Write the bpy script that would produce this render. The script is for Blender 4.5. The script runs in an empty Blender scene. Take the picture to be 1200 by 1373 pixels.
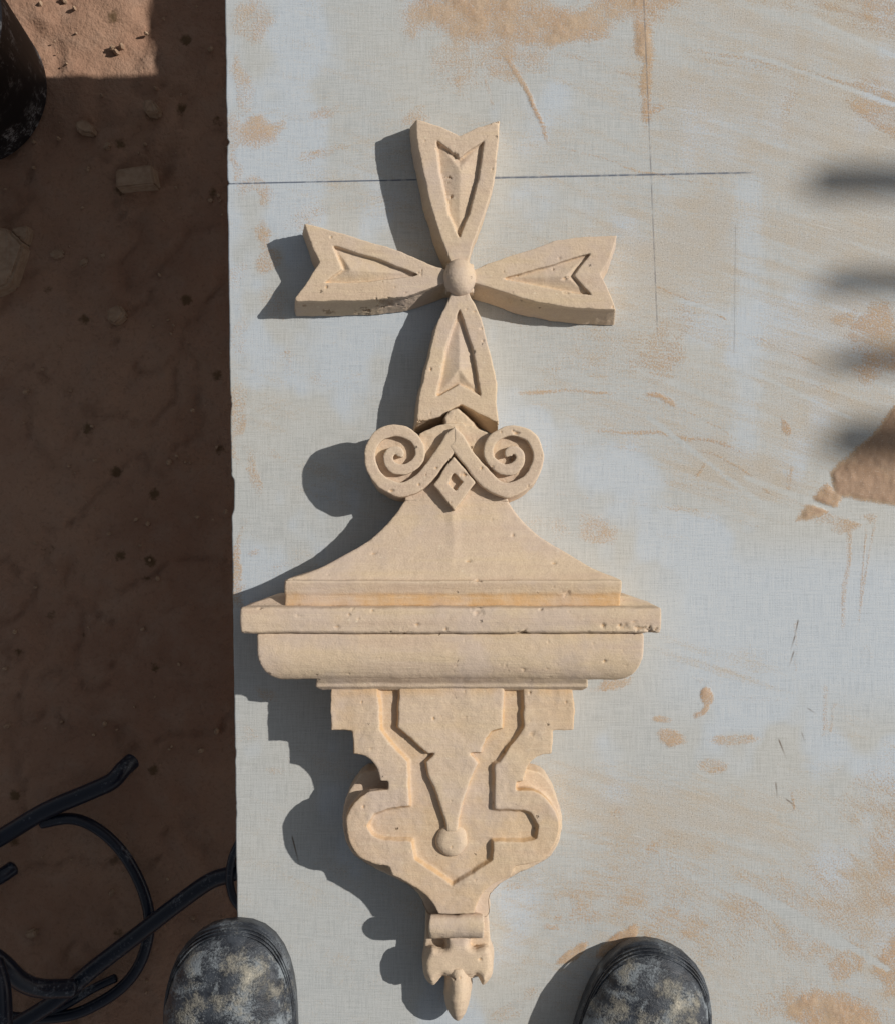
import bpy, bmesh, math, random
import numpy as np
from mathutils import Vector, Matrix
from mathutils.geometry import tessellate_polygon

# ------------------------------------------------------------------ camera, light
S = 0.62e-3                 # metres per photograph pixel on the board's surface
F = 1900.0                  # focal length in photograph pixels
HC = F * S                  # camera height above the board
CX, CY = 600.0, 686.5
FLOOR = -0.45
scn = bpy.context.scene
COL = scn.collection

cam_d = bpy.data.cameras.new('camera')
cam = bpy.data.objects.new('camera', cam_d); COL.objects.link(cam)
cam.location = (0, 0, HC)
cam_d.sensor_fit = 'HORIZONTAL'
cam_d.angle = 2 * math.atan(600.0 / F)
cam_d.clip_start = 0.01; cam_d.clip_end = 200
scn.camera = cam

SUN_EL = math.radians(40.0)
SUN_AZ = math.atan2(0.285, 0.958)          # from +X towards +Y
sun_dir = Vector((math.cos(SUN_EL) * math.cos(SUN_AZ), math.cos(SUN_EL) * math.sin(SUN_AZ), math.sin(SUN_EL)))
sd = bpy.data.lights.new('sun', 'SUN'); sd.energy = 3.6; sd.angle = math.radians(0.6); sd.color = (1.0, 0.925, 0.835)
sun = bpy.data.objects.new('sun', sd); COL.objects.link(sun)
sun.rotation_euler = sun_dir.to_track_quat('Z', 'Y').to_euler()
sun.location = sun_dir * 6

w = bpy.data.worlds.new('World'); scn.world = w; w.use_nodes = True
wn = w.node_tree
bg = wn.nodes['Background']
sky = wn.nodes.new('ShaderNodeTexSky'); sky.sky_type = 'NISHITA'; sky.sun_disc = False
sky.sun_elevation = SUN_EL; sky.sun_rotation = math.pi / 2 - SUN_AZ
sky.air_density = 1.0; sky.dust_density = 1.5
hs = wn.nodes.new('ShaderNodeHueSaturation'); hs.inputs['Saturation'].default_value = 0.18   # hazy, milky sky
wn.links.new(sky.outputs[0], hs.inputs['Color']); wn.links.new(hs.outputs[0], bg.inputs[0]); bg.inputs[1].default_value = 0.052
scn.view_settings.view_transform = 'Standard'; scn.view_settings.look = 'None'
scn.view_settings.gamma = 1.0; scn.view_settings.use_curve_mapping = False
scn.view_settings.exposure = 0.0
scn.render.engine = 'CYCLES'
scn.cycles.max_bounces = 6; scn.cycles.diffuse_bounces = 4

# ------------------------------------------------------------------ helpers
def W(x, y, h=0.0):
    """photo pixel of a point standing h pixel-units above the board -> metres"""
    k = (F - h) / F * S
    return Vector(((x - CX) * k, (CY - y) * k, h * S))
def Wz(x, y, z): return W(x, y, z / S)

class NT:
    def __init__(s, name, rough=0.8):
        s.m = bpy.data.materials.new(name); s.m.use_nodes = True
        s.t = s.m.node_tree; s.b = s.t.nodes['Principled BSDF']
        s.b.inputs['Roughness'].default_value = rough
        s.co = s.t.nodes.new('ShaderNodeTexCoord').outputs['Object']
    def n(s, typ, **kw):
        nd = s.t.nodes.new(typ)
        for k, v in kw.items(): setattr(nd, k, v)
        return nd
    def put(s, sock, v):
        if isinstance(v, bpy.types.NodeSocket): s.t.links.new(v, sock)
        elif isinstance(v, (tuple, list)):
            sock.default_value = tuple(v) + ((1,) if len(v) == 3 and len(sock.default_value) == 4 else ())
        else: sock.default_value = v
    def map(s, scale=(1, 1, 1), rot=(0, 0, 0), loc=(0, 0, 0), src=None):
        m = s.n('ShaderNodeMapping'); s.put(m.inputs['Vector'], src or s.co)
        m.inputs['Scale'].default_value = scale; m.inputs['Rotation'].default_value = rot
        m.inputs['Location'].default_value = loc
        return m.outputs[0]
    def noise(s, scale, detail=4, rough=0.55, vec=None, dist=0.0):
        nd = s.n('ShaderNodeTexNoise'); s.put(nd.inputs['Vector'], vec or s.co)
        nd.inputs['Scale'].default_value = scale; nd.inputs['Detail'].default_value = detail
        nd.inputs['Roughness'].default_value = rough; nd.inputs['Distortion'].default_value = dist
        return nd.outputs[0]
    def voro(s, scale, vec=None, feature='F1', out='Distance'):
        nd = s.n('ShaderNodeTexVoronoi', feature=feature); s.put(nd.inputs['Vector'], vec or s.co)
        nd.inputs['Scale'].default_value = scale
        return nd.outputs[out]
    def ramp(s, v, a, b, lo=0.0, hi=1.0, smooth=True):
        nd = s.n('ShaderNodeMapRange', interpolation_type='SMOOTHSTEP' if smooth else 'LINEAR')
        s.put(nd.inputs[0], v); s.put(nd.inputs[1], a); s.put(nd.inputs[2], b); s.put(nd.inputs[3], lo); s.put(nd.inputs[4], hi)
        return nd.outputs[0]
    def math(s, op, a, b=0.0, c=None):
        nd = s.n('ShaderNodeMath', operation=op); s.put(nd.inputs[0], a); s.put(nd.inputs[1], b)
        if c is not None: s.put(nd.inputs[2], c)
        return nd.outputs[0]
    def mix(s, f, a, b, mode='MIX'):
        nd = s.n('ShaderNodeMix', data_type='RGBA', blend_type=mode)
        s.put(nd.inputs['Factor'], f); s.put(nd.inputs[6], a); s.put(nd.inputs[7], b)
        return nd.outputs[2]
    def attr(s, name):
        return s.n('ShaderNodeAttribute', attribute_name=name).outputs['Fac']
    def bump(s, h, strength=0.3, dist=0.001, prev=None):
        nd = s.n('ShaderNodeBump'); s.put(nd.inputs['Height'], h)
        nd.inputs['Strength'].default_value = strength; nd.inputs['Distance'].default_value = dist
        if prev is not None: s.put(nd.inputs['Normal'], prev)
        return nd.outputs[0]
    def done(s, color, rough=None, normal=None, spec=None):
        s.put(s.b.inputs['Base Color'], color)
        if rough is not None: s.put(s.b.inputs['Roughness'], rough)
        if normal is not None: s.put(s.b.inputs['Normal'], normal)
        if spec is not None: s.put(s.b.inputs['Specular IOR Level'], spec)
        return s.m

def link(name, me, mat, parent=None):
    o = bpy.data.objects.new(name, me); COL.objects.link(o)
    if mat is not None:
        me.materials.clear(); me.materials.append(mat)
    if parent is not None: o.parent = parent
    return o
def empty(name, loc=(0, 0, 0)):
    o = bpy.data.objects.new(name, None); COL.objects.link(o); o.location = loc; o.empty_display_size = 0.05
    return o
def tag(o, label, cat, group=None):
    o['label'] = label; o['category'] = cat
    if group: o['group'] = group
    return o
def smooth(me):
    me.polygons.foreach_set('use_smooth', np.ones(len(me.polygons), dtype=bool)); me.update()

def catmull(pts, n=10, closed=False):
    P = [np.array(p, float) for p in pts]; out = []
    N = len(P)
    for i in range(N if closed else N - 1):
        if closed: a, b, c, d = P[(i - 1) % N], P[i], P[(i + 1) % N], P[(i + 2) % N]
        else: a, b, c, d = P[max(i - 1, 0)], P[i], P[i + 1], P[min(i + 2, N - 1)]
        for t in np.linspace(0, 1, n, endpoint=False):
            out.append(0.5 * ((2 * b) + (c - a) * t + (2 * a - 5 * b + 4 * c - d) * t * t + (3 * b - a - 3 * c + d) * t ** 3))
    if not closed: out.append(P[-1])
    return out

def tube_bm(bm, pts, r, seg=14, n=8, round_end=True):
    pts = [Vector(p) for p in catmull(pts, n)]
    up = Vector((0, 0, 1)); prev = None
    rings = []
    L = len(pts)
    seq = []
    t0 = (pts[1] - pts[0]).normalized(); t1 = (pts[-1] - pts[-2]).normalized()
    if round_end:
        for a in (0.25, 0.7): seq.append((pts[0] - t0 * r * 0.5 * (1 - a), r * math.sqrt(a), t0))
    for i, p in enumerate(pts):
        t = (pts[min(i + 1, L - 1)] - pts[max(i - 1, 0)]).normalized(); seq.append((p, r, t))
    if round_end:
        for a in (0.7, 0.25): seq.append((pts[-1] + t1 * r * 0.5 * (1 - a), r * math.sqrt(a), t1))
    for p, rr, t in seq:
        if prev is None: u = (up - t * up.dot(t)); u = u.normalized() if u.length > 1e-4 else Vector((1, 0, 0))
        else: u = (prev - t * prev.dot(t)).normalized()
        prev = u; v = t.cross(u)
        rings.append([bm.verts.new(p + (u * math.cos(k * 2 * math.pi / seg) + v * math.sin(k * 2 * math.pi / seg)) * rr) for k in range(seg)])
    for a, b in zip(rings, rings[1:]):
        for k in range(seg): bm.faces.new((a[k], a[(k + 1) % seg], b[(k + 1) % seg], b[k]))
    bm.faces.new(rings[0][::-1]); bm.faces.new(rings[-1])
def to_mesh(bm, name, sm=True):
    bmesh.ops.recalc_face_normals(bm, faces=bm.faces)
    me = bpy.data.meshes.new(name); bm.to_mesh(me); bm.free()
    if sm: smooth(me)
    return me

# numpy value noise --------------------------------------------------
_rng = np.random.default_rng(11)
_T = _rng.random((256, 256))
def vnoise(x, y):
    xi = np.floor(x).astype(int); yi = np.floor(y).astype(int); fx = x - xi; fy = y - yi
    fx = fx * fx * (3 - 2 * fx); fy = fy * fy * (3 - 2 * fy)
    g = lambda a, b: _T[a & 255, b & 255]
    return (g(xi, yi) * (1 - fx) + g(xi + 1, yi) * fx) * (1 - fy) + (g(xi, yi + 1) * (1 - fx) + g(xi + 1, yi + 1) * fx) * fy
def fbm(x, y, oct=5, gain=0.55):
    s = 0; a = 1; tot = 0
    for o in range(oct):
        s = s + a * vnoise(x + 17.3 * o, y + 5.1 * o); tot += a; a *= gain; x = x * 2.03; y = y * 2.03
    return s / tot
def sstep(a, b, v):
    t = np.clip((v - a) / (b - a), 0, 1); return t * t * (3 - 2 * t)

# ------------------------------------------------------------------ materials
def mat_stone():
    m = NT('carved_limestone', 0.85)
    n1 = m.noise(7, 5, 0.6); n2 = m.noise(60, 5, 0.6); n3 = m.noise(700, 3, 0.6)
    band = m.noise(5, 4, 0.55, m.map((1.2, 22, 6)))
    c = m.mix(m.ramp(n1, 0.35, 0.68), (0.635, 0.515, 0.405), (0.655, 0.53, 0.38))
    c = m.mix(m.ramp(band, 0.45, 0.7, 0, 0.5), c, (0.56, 0.43, 0.335))
    c = m.mix(m.ramp(band, 0.30, 0.46, 0.45, 0), c, (0.65, 0.52, 0.35))
    c = m.mix(m.ramp(n2, 0.5, 0.72, 0, 0.45), c, (0.70, 0.56, 0.40))
    c = m.mix(m.ramp(n3, 0.35, 0.65, 0.25, 0.0), c, (0.42, 0.31, 0.215))
    # pale shell specks, dark pores
    sp = m.voro(170, m.map((1, 1.5, 1))); cell = m.voro(170, m.map((1, 1.5, 1)), out='Color')
    sc = m.n('ShaderNodeSeparateColor'); m.put(sc.inputs[0], cell)
    spk = m.math('MULTIPLY', m.ramp(m.math('ADD', sp, m.math('MULTIPLY', n3, 0.25)), 0.20, 0.36, 1, 0), m.ramp(sc.outputs[0], 0.82, 0.98))
    c = m.mix(m.math('MULTIPLY', spk, 0.75), c, (0.76, 0.67, 0.51))
    v2 = m.voro(95, m.map(loc=(3, 1, 7))); c2 = m.voro(95, m.map(loc=(3, 1, 7)), out='Color')
    s2 = m.n('ShaderNodeSeparateColor'); m.put(s2.inputs[0], c2)
    pore = m.math('MULTIPLY', m.ramp(m.math('ADD', v2, m.math('MULTIPLY', n3, 0.3)), 0.17, 0.30, 1, 0), m.ramp(s2.outputs[1], 0.86, 0.93))
    c = m.mix(m.math('MULTIPLY', pore, 0.7), c, (0.12, 0.075, 0.045))
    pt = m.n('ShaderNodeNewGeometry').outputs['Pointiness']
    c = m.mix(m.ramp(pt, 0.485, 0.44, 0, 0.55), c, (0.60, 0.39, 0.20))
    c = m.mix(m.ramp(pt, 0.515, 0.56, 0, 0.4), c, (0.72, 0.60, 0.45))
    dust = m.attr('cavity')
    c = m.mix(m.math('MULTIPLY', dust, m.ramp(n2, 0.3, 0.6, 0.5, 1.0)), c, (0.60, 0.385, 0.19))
    h = m.math('ADD', m.math('MULTIPLY', n3, 0.5), m.math('MULTIPLY', n2, 1.0))
    h = m.math('SUBTRACT', h, m.math('MULTIPLY', pore, 2.0))
    tool = m.noise(1, 3, 0.6, m.map((40, 420, 150), rot=(0, 0, 0.05)))
    h = m.math('ADD', h, m.math('MULTIPLY', tool, 0.7))
    c = m.mix(m.ramp(m.noise(16, 4, 0.6, m.map(loc=(5, 2, 1))), 0.48, 0.66, 0, 0.65), c, (0.57, 0.475, 0.41))
    c = m.mix(m.ramp(tool, 0.52, 0.7, 0, 0.3), c, (0.70, 0.58, 0.43))
    b = m.bump(h, 0.75, 0.0008)
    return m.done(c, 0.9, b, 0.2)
M_STONE = mat_stone()

def line_mask(m, sx, sy, x0, y0, x1, y1, wid):
    """soft-edged drawn line between two photograph pixels on the board"""
    a = W(x0, y0); b = W(x1, y1); d = (b - a); L = d.length; d /= L
    ux = m.math('SUBTRACT', sx, a.x); uy = m.math('SUBTRACT', sy, a.y)
    al = m.math('ADD', m.math('MULTIPLY', ux, d.x), m.math('MULTIPLY', uy, d.y))
    pe = m.math('ABSOLUTE', m.math('SUBTRACT', m.math('MULTIPLY', ux, d.y), m.math('MULTIPLY', uy, d.x)))
    k = m.ramp(pe, wid * S * 0.25, wid * S, 1, 0)
    k = m.math('MULTIPLY', k, m.ramp(al, -0.002, 0.002))
    return m.math('MULTIPLY', k, m.ramp(al, L - 0.01, L + 0.01, 1, 0))

def mat_board():
    m = NT('dusty_film_faced_plywood', 0.55)
    sep = m.n('ShaderNodeSeparateXYZ'); m.put(sep.inputs[0], m.co); sx, sy = sep.outputs[0], sep.outputs[1]
    thick = m.attr('dust'); film = m.attr('film'); wiped_glare = m.attr('clean_glare')
    wx = m.noise(1, 2, 0.6, m.map((45, 1000, 1))); wy = m.noise(1, 2, 0.6, m.map((1000, 45, 1)))
    weave = m.math('MULTIPLY', m.math('ADD', wx, wy), 0.5)
    big = m.noise(5, 4, 0.55); mid = m.noise(45, 5, 0.6); fine = m.noise(650, 4, 0.75); grain = m.noise(1000, 3, 0.7)
    # strokes of a dragged hand or float: arcs about one far shoulder point
    o_ = W(760, 1500); ux = m.math('SUBTRACT', sx, o_.x); uy = m.math('SUBTRACT', sy, o_.y)
    rad = m.math('SQRT', m.math('ADD', m.math('MULTIPLY', ux, ux), m.math('MULTIPLY', uy, uy)))
    th = m.math('ARCTAN2', ux, uy)
    cv = m.n('ShaderNodeCombineXYZ'); m.put(cv.inputs[0], m.math('ADD', m.math('MULTIPLY', rad, 1.0), m.math('MULTIPLY', mid, 0.004))); m.put(cv.inputs[1], m.math('MULTIPLY', th, 0.022))
    st1 = m.noise(120, 5, 0.7, cv.outputs[0]); st2 = m.noise(420, 3, 0.65, cv.outputs[0])
    stroke = m.math('ADD', m.math('MULTIPLY', m.math('SUBTRACT', st1, 0.5), 0.9), m.math('MULTIPLY', m.math('SUBTRACT', st2, 0.5), 0.7))
    stroke = m.math('MULTIPLY', stroke, m.ramp(film, 0.05, 0.35, 0.15, 1.0))
    c = m.mix(m.ramp(big, 0.35, 0.65), (0.44, 0.475, 0.49), (0.475, 0.49, 0.475))
    c = m.mix(wiped_glare, c, (0.475, 0.545, 0.62))  # bare film colour, lightened to paint in the bluish glare
    c = m.mix(m.ramp(weave, 0.42, 0.60, 0.0, 0.35), c, (0.62, 0.645, 0.66))
    c = m.mix(m.ramp(weave, 0.36, 0.48, 0.3, 0.0), c, (0.34, 0.36, 0.375))
    # thin sandy film, broken into grains
    brk = m.math('ADD', m.math('MULTIPLY', fine, 0.75), m.math('MULTIPLY', weave, 0.25))
    fl = m.math('ADD', m.math('ADD', film, stroke), m.math('MULTIPLY', m.math('SUBTRACT', brk, 0.5), 3.2))
    f = m.math('MULTIPLY', m.ramp(fl, 0.26, 0.90), 0.68)
    sand = m.mix(m.ramp(mid, 0.35, 0.65), (0.46, 0.43, 0.385), (0.47, 0.40, 0.31))
    sand = m.mix(m.ramp(grain, 0.30, 0.48, 0.95, 0), sand, (0.19, 0.165, 0.14))
    sand = m.mix(m.ramp(grain, 0.54, 0.70, 0, 0.85), sand, (0.68, 0.645, 0.58))
    c = m.mix(f, c, sand)
    # thicker ochre dust
    t = m.math('ADD', m.math('ADD', thick, m.math('MULTIPLY', stroke, 0.45)), m.math('MULTIPLY', m.math('SUBTRACT', m.math('ADD', m.math('MULTIPLY', fine, 0.72), m.math('MULTIPLY', mid, 0.28)), 0.5), 2.2))
    t = m.ramp(t, 0.36, 0.86)
    ochre = m.mix(m.ramp(mid, 0.3, 0.7), (0.47, 0.28, 0.14), (0.50, 0.355, 0.22))
    ochre = m.mix(m.ramp(grain, 0.30, 0.48, 0.6, 0), ochre, (0.30, 0.19, 0.11))
    ochre = m.mix(m.ramp(grain, 0.54, 0.70, 0, 0.5), ochre, (0.60, 0.49, 0.35))
    ochre = m.mix(m.ramp(thick, 0.85, 1.15, 0, 0.8), ochre, (0.31, 0.165, 0.08))  # thickest smear goes dark brown, the shade over it painted in
    c = m.mix(m.math('MULTIPLY', t, 0.80), c, ochre)
    # grain over everything
    c = m.mix(m.ramp(grain, 0.32, 0.44, 0.4, 0), c, (0.18, 0.165, 0.15))
    c = m.mix(m.ramp(grain, 0.60, 0.72, 0, 0.45), c, (0.74, 0.73, 0.70))
    # long scratches through the dust
    scr = m.math('MULTIPLY', m.ramp(m.noise(260, 2, 0.5, cv.outputs[0]), 0.70, 0.76, 0, 0.5), m.ramp(film, 0.1, 0.4))
    c = m.mix(scr, c, (0.60, 0.62, 0.62))
    # pencil and chalk lines
    blu = m.math('MAXIMUM', line_mask(m, sx, sy, 300, 246, 1003, 231, 1.5), m.math('MULTIPLY', line_mask(m, sx, sy, 600, 239, 1003, 231, 2.2), 0.7))
    blu = m.math('MULTIPLY', blu, m.ramp(m.noise(140, 3), 0.35, 0.5, 0.55, 0.95))
    c = m.mix(blu, c, (0.09, 0.115, 0.165))
    gry = line_mask(m, sx, sy, 862, -20, 881, 440, 1.3)
    gry = m.math('MAXIMUM', gry, m.math('MULTIPLY', line_mask(m, sx, sy, 986, 300, 984, 470, 1.2), 0.6))
    gry = m.math('MULTIPLY', gry, m.ramp(m.noise(110, 3), 0.3, 0.6, 0.2, 0.75))
    c = m.mix(gry, c, (0.17, 0.17, 0.18))
    tick = None
    for a in ((1070, 832, 1067, 846), (1066, 852, 1063, 862), (1064, 874, 1061, 884), (1044, 992, 1050, 1007), (1040, 1050, 1041, 1060), (1083, 950, 1086, 952), (1075, 983, 1076, 986), (1054, 1072, 1062, 1078), (392, 1122, 399, 1150)):
        k = line_mask(m, sx, sy, *a, 1.6); tick = k if tick is None else m.math('MAXIMUM', tick, k)
    c = m.mix(m.math('MULTIPLY', tick, 0.8), c, (0.10, 0.06, 0.03))
    h = m.math('ADD', m.math('MULTIPLY', weave, 0.5), m.math('ADD', m.math('MULTIPLY', fine, 0.4), m.math('MULTIPLY', t, 0.6)))
    b = m.bump(h, 0.45, 0.0006)
    r = m.ramp(m.math('ADD', f, t), 0, 1, 0.42, 0.9)
    return m.done(c, r, b, 0.5)
M_BOARD = mat_board()

def mat_wood(name, c1, c2, rough=0.75):
    m = NT(name, rough)
    g = m.noise(1, 5, 0.6, m.map((3, 60, 60)))
    c = m.mix(m.ramp(g, 0.3, 0.7), c1, c2)
    return m.done(c, rough, m.bump(g, 0.3, 0.001))
M_PLYEDGE = mat_wood('plywood_edge', (0.30, 0.24, 0.17), (0.45, 0.37, 0.27))
M_TIMBER = mat_wood('weathered_timber', (0.25, 0.19, 0.13), (0.38, 0.30, 0.21))

def mat_floor():
    m = NT('trodden_brown_earth', 0.92)
    a = m.noise(4, 6, 0.6); b_ = m.noise(28, 5, 0.62); f = m.noise(220, 4, 0.6)
    c = m.mix(m.ramp(a, 0.35, 0.68), (0.31, 0.185, 0.13), (0.40, 0.255, 0.18))
    c = m.mix(m.ramp(b_, 0.42, 0.72, 0, 0.6), c, (0.36, 0.25, 0.19))
    c = m.mix(m.ramp(f, 0.3, 0.5, 0.35, 0), c, (0.20, 0.125, 0.085))
    sp = m.voro(26, m.map(loc=(1.3, 0.4, 0))); cl = m.n('ShaderNodeSeparateColor'); m.put(cl.inputs[0], m.voro(26, m.map(loc=(1.3, 0.4, 0)), out='Color'))
    spot = m.math('MULTIPLY', m.ramp(m.math('ADD', sp, m.math('MULTIPLY', f, 0.25)), 0.22, 0.36, 1, 0), m.ramp(cl.outputs[0], 0.72, 0.76))
    c = m.mix(m.math('MULTIPLY', spot, 0.8), c, (0.10, 0.065, 0.03))
    dk = m.ramp(m.noise(9, 4, 0.6, m.map(loc=(4, 2, 0))), 0.62, 0.72, 0, 0.6)
    c = m.mix(dk, c, (0.18, 0.105, 0.07))
    h = m.math('ADD', m.math('MULTIPLY', b_, 1.0), m.math('MULTIPLY', f, 0.35))
    return m.done(c, 0.95, m.bump(h, 0.8, 0.007), 0.2)
M_FLOOR = mat_floor()

def mat_offcut():
    m = NT('stone_offcut', 0.9)
    f = m.noise(120, 4); c = m.mix(m.ramp(f, 0.3, 0.7), (0.34, 0.235, 0.165), (0.44, 0.325, 0.235))
    return m.done(c, 0.92, m.bump(f, 0.5, 0.001), 0.2)
M_OFFCUT = mat_offcut()

def mat_rubber():
    m = NT('dusty_black_plastic', 0.45)
    a = m.noise(1, 5, 0.65, m.map((70, 70, 14))); f = m.noise(260, 4, 0.65); z = m.noise(14, 4)
    d = m.math('MULTIPLY', m.ramp(m.math('ADD', m.math('MULTIPLY', a, 0.6), m.math('MULTIPLY', f, 0.5)), 0.55, 0.66), m.ramp(z, 0.40, 0.58))
    c = m.mix(m.math('MULTIPLY', d, 0.8), (0.014, 0.016, 0.021), (0.42, 0.44, 0.47))
    return m.done(c, m.ramp(d, 0, 1, 0.62, 0.95), m.bump(f, 0.15, 0.001), 0.12)
M_RUBBER = mat_rubber()

def mat_tube():
    m = NT('scuffed_blue_black_paint', 0.4)
    a = m.noise(25, 5, 0.6); f = m.noise(300, 4, 0.65)
    d = m.ramp(m.math('ADD', m.math('MULTIPLY', a, 0.5), m.math('MULTIPLY', f, 0.5)), 0.54, 0.66, 0, 0.6)
    c = m.mix(d, (0.008, 0.014, 0.030), (0.22, 0.25, 0.29))
    sp = m.ramp(m.voro(130), 0.1, 0.2, 0.5, 0)
    return m.done(c, m.ramp(d, 0, 0.6, 0.28, 0.8), m.bump(f, 0.12, 0.0008))
M_TUBE = mat_tube()

def mat_boot(name, bare, lo, hi):
    m = NT(name, 0.55)
    a = m.noise(38, 6, 0.62, dist=0.6); b_ = m.noise(75, 6, 0.65, m.map(loc=(2, 5, 1))); f = m.noise(600, 4, 0.65); s = m.noise(2200, 2)
    wear = m.math('ADD', m.math('MULTIPLY', a, 0.72), m.math('MULTIPLY', f, 0.28))
    c = m.mix(m.ramp(b_, 0.35, 0.65), (0.016, 0.020, 0.028), (0.050, 0.060, 0.076))
    d1 = m.ramp(wear, lo, hi, 0, 0.8 * bare)
    c = m.mix(d1, c, (0.27, 0.31, 0.345))
    w2 = m.math('ADD', m.math('MULTIPLY', m.noise(46, 5, 0.6, m.map(loc=(7, 3, 2))), 0.75), m.math('MULTIPLY', f, 0.25))
    d2 = m.ramp(w2, lo + 0.02, hi + 0.05, 0, 0.85 * bare)
    c = m.mix(d2, c, (0.33, 0.315, 0.265))
    d3 = m.ramp(w2, hi + 0.05, hi + 0.12, 0, 0.9 * bare); c = m.mix(d3, c, (0.62, 0.57, 0.46))
    cr = m.noise(1, 4, 0.6, m.map((40, 130, 40)))
    h = m.math('ADD', m.math('ADD', m.math('MULTIPLY', f, 0.6), m.math('MULTIPLY', cr, 0.9)), m.math('MULTIPLY', m.math('ADD', d1, d2), 0.6))
    return m.done(c, m.ramp(m.math('ADD', d1, d2), 0, 0.8, 0.45, 0.92), m.bump(h, 0.7, 0.0012), 0.4)
M_BOOT = mat_boot('dusty_scuffed_boot_leather', 1.0, 0.475, 0.60)
M_RAND = mat_boot('boot_rubber_rand', 0.7, 0.51, 0.66)

# ------------------------------------------------------------------ ground
def make_floor():
    n = 150
    xs = np.concatenate([np.linspace(-30, -1.0, 12)[:-1], np.linspace(-1.0, 0.0, n), np.linspace(0.0, 30, 14)[1:]])
    ys = np.concatenate([np.linspace(-30, -0.8, 12)[:-1], np.linspace(-0.8, 1.0, 250), np.linspace(1.0, 30, 14)[1:]])
    X, Y = np.meshgrid(xs, ys, indexing='ij')
    Z = FLOOR - 0.012 + 0.020 * (fbm(X * 7, Y * 7, 5) - 0.5) + 0.014 * (fbm(X * 30 + 9, Y * 30, 4) - 0.5)
    rid = np.abs(fbm(X * 9 + 3, Y * 9 + 8, 3) - 0.5); Z -= 0.005 * sstep(0.03, 0.0, rid)
    V = np.stack([X, Y, Z], -1).reshape(-1, 3); a, b = X.shape
    I = np.arange(a * b).reshape(a, b)
    Q = np.stack([I[:-1, :-1], I[1:, :-1], I[1:, 1:], I[:-1, 1:]], -1).reshape(-1, 4)
    me = bpy.data.meshes.new('ground'); me.from_pydata(V.tolist(), [], Q.tolist()); smooth(me)
    o = link('ground', me, M_FLOOR); o['kind'] = 'structure'
    return o
make_floor()

# ------------------------------------------------------------------ the board
BL0 = W(302, 0); BL1 = W(318.5, 1240)
def left_edge(y):
    t = (BL0.y - y) / (BL0.y - BL1.y); return BL0.x + (BL1.x - BL0.x) * t
YT, YB, XR = 0.655, -0.72, 0.80

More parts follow.
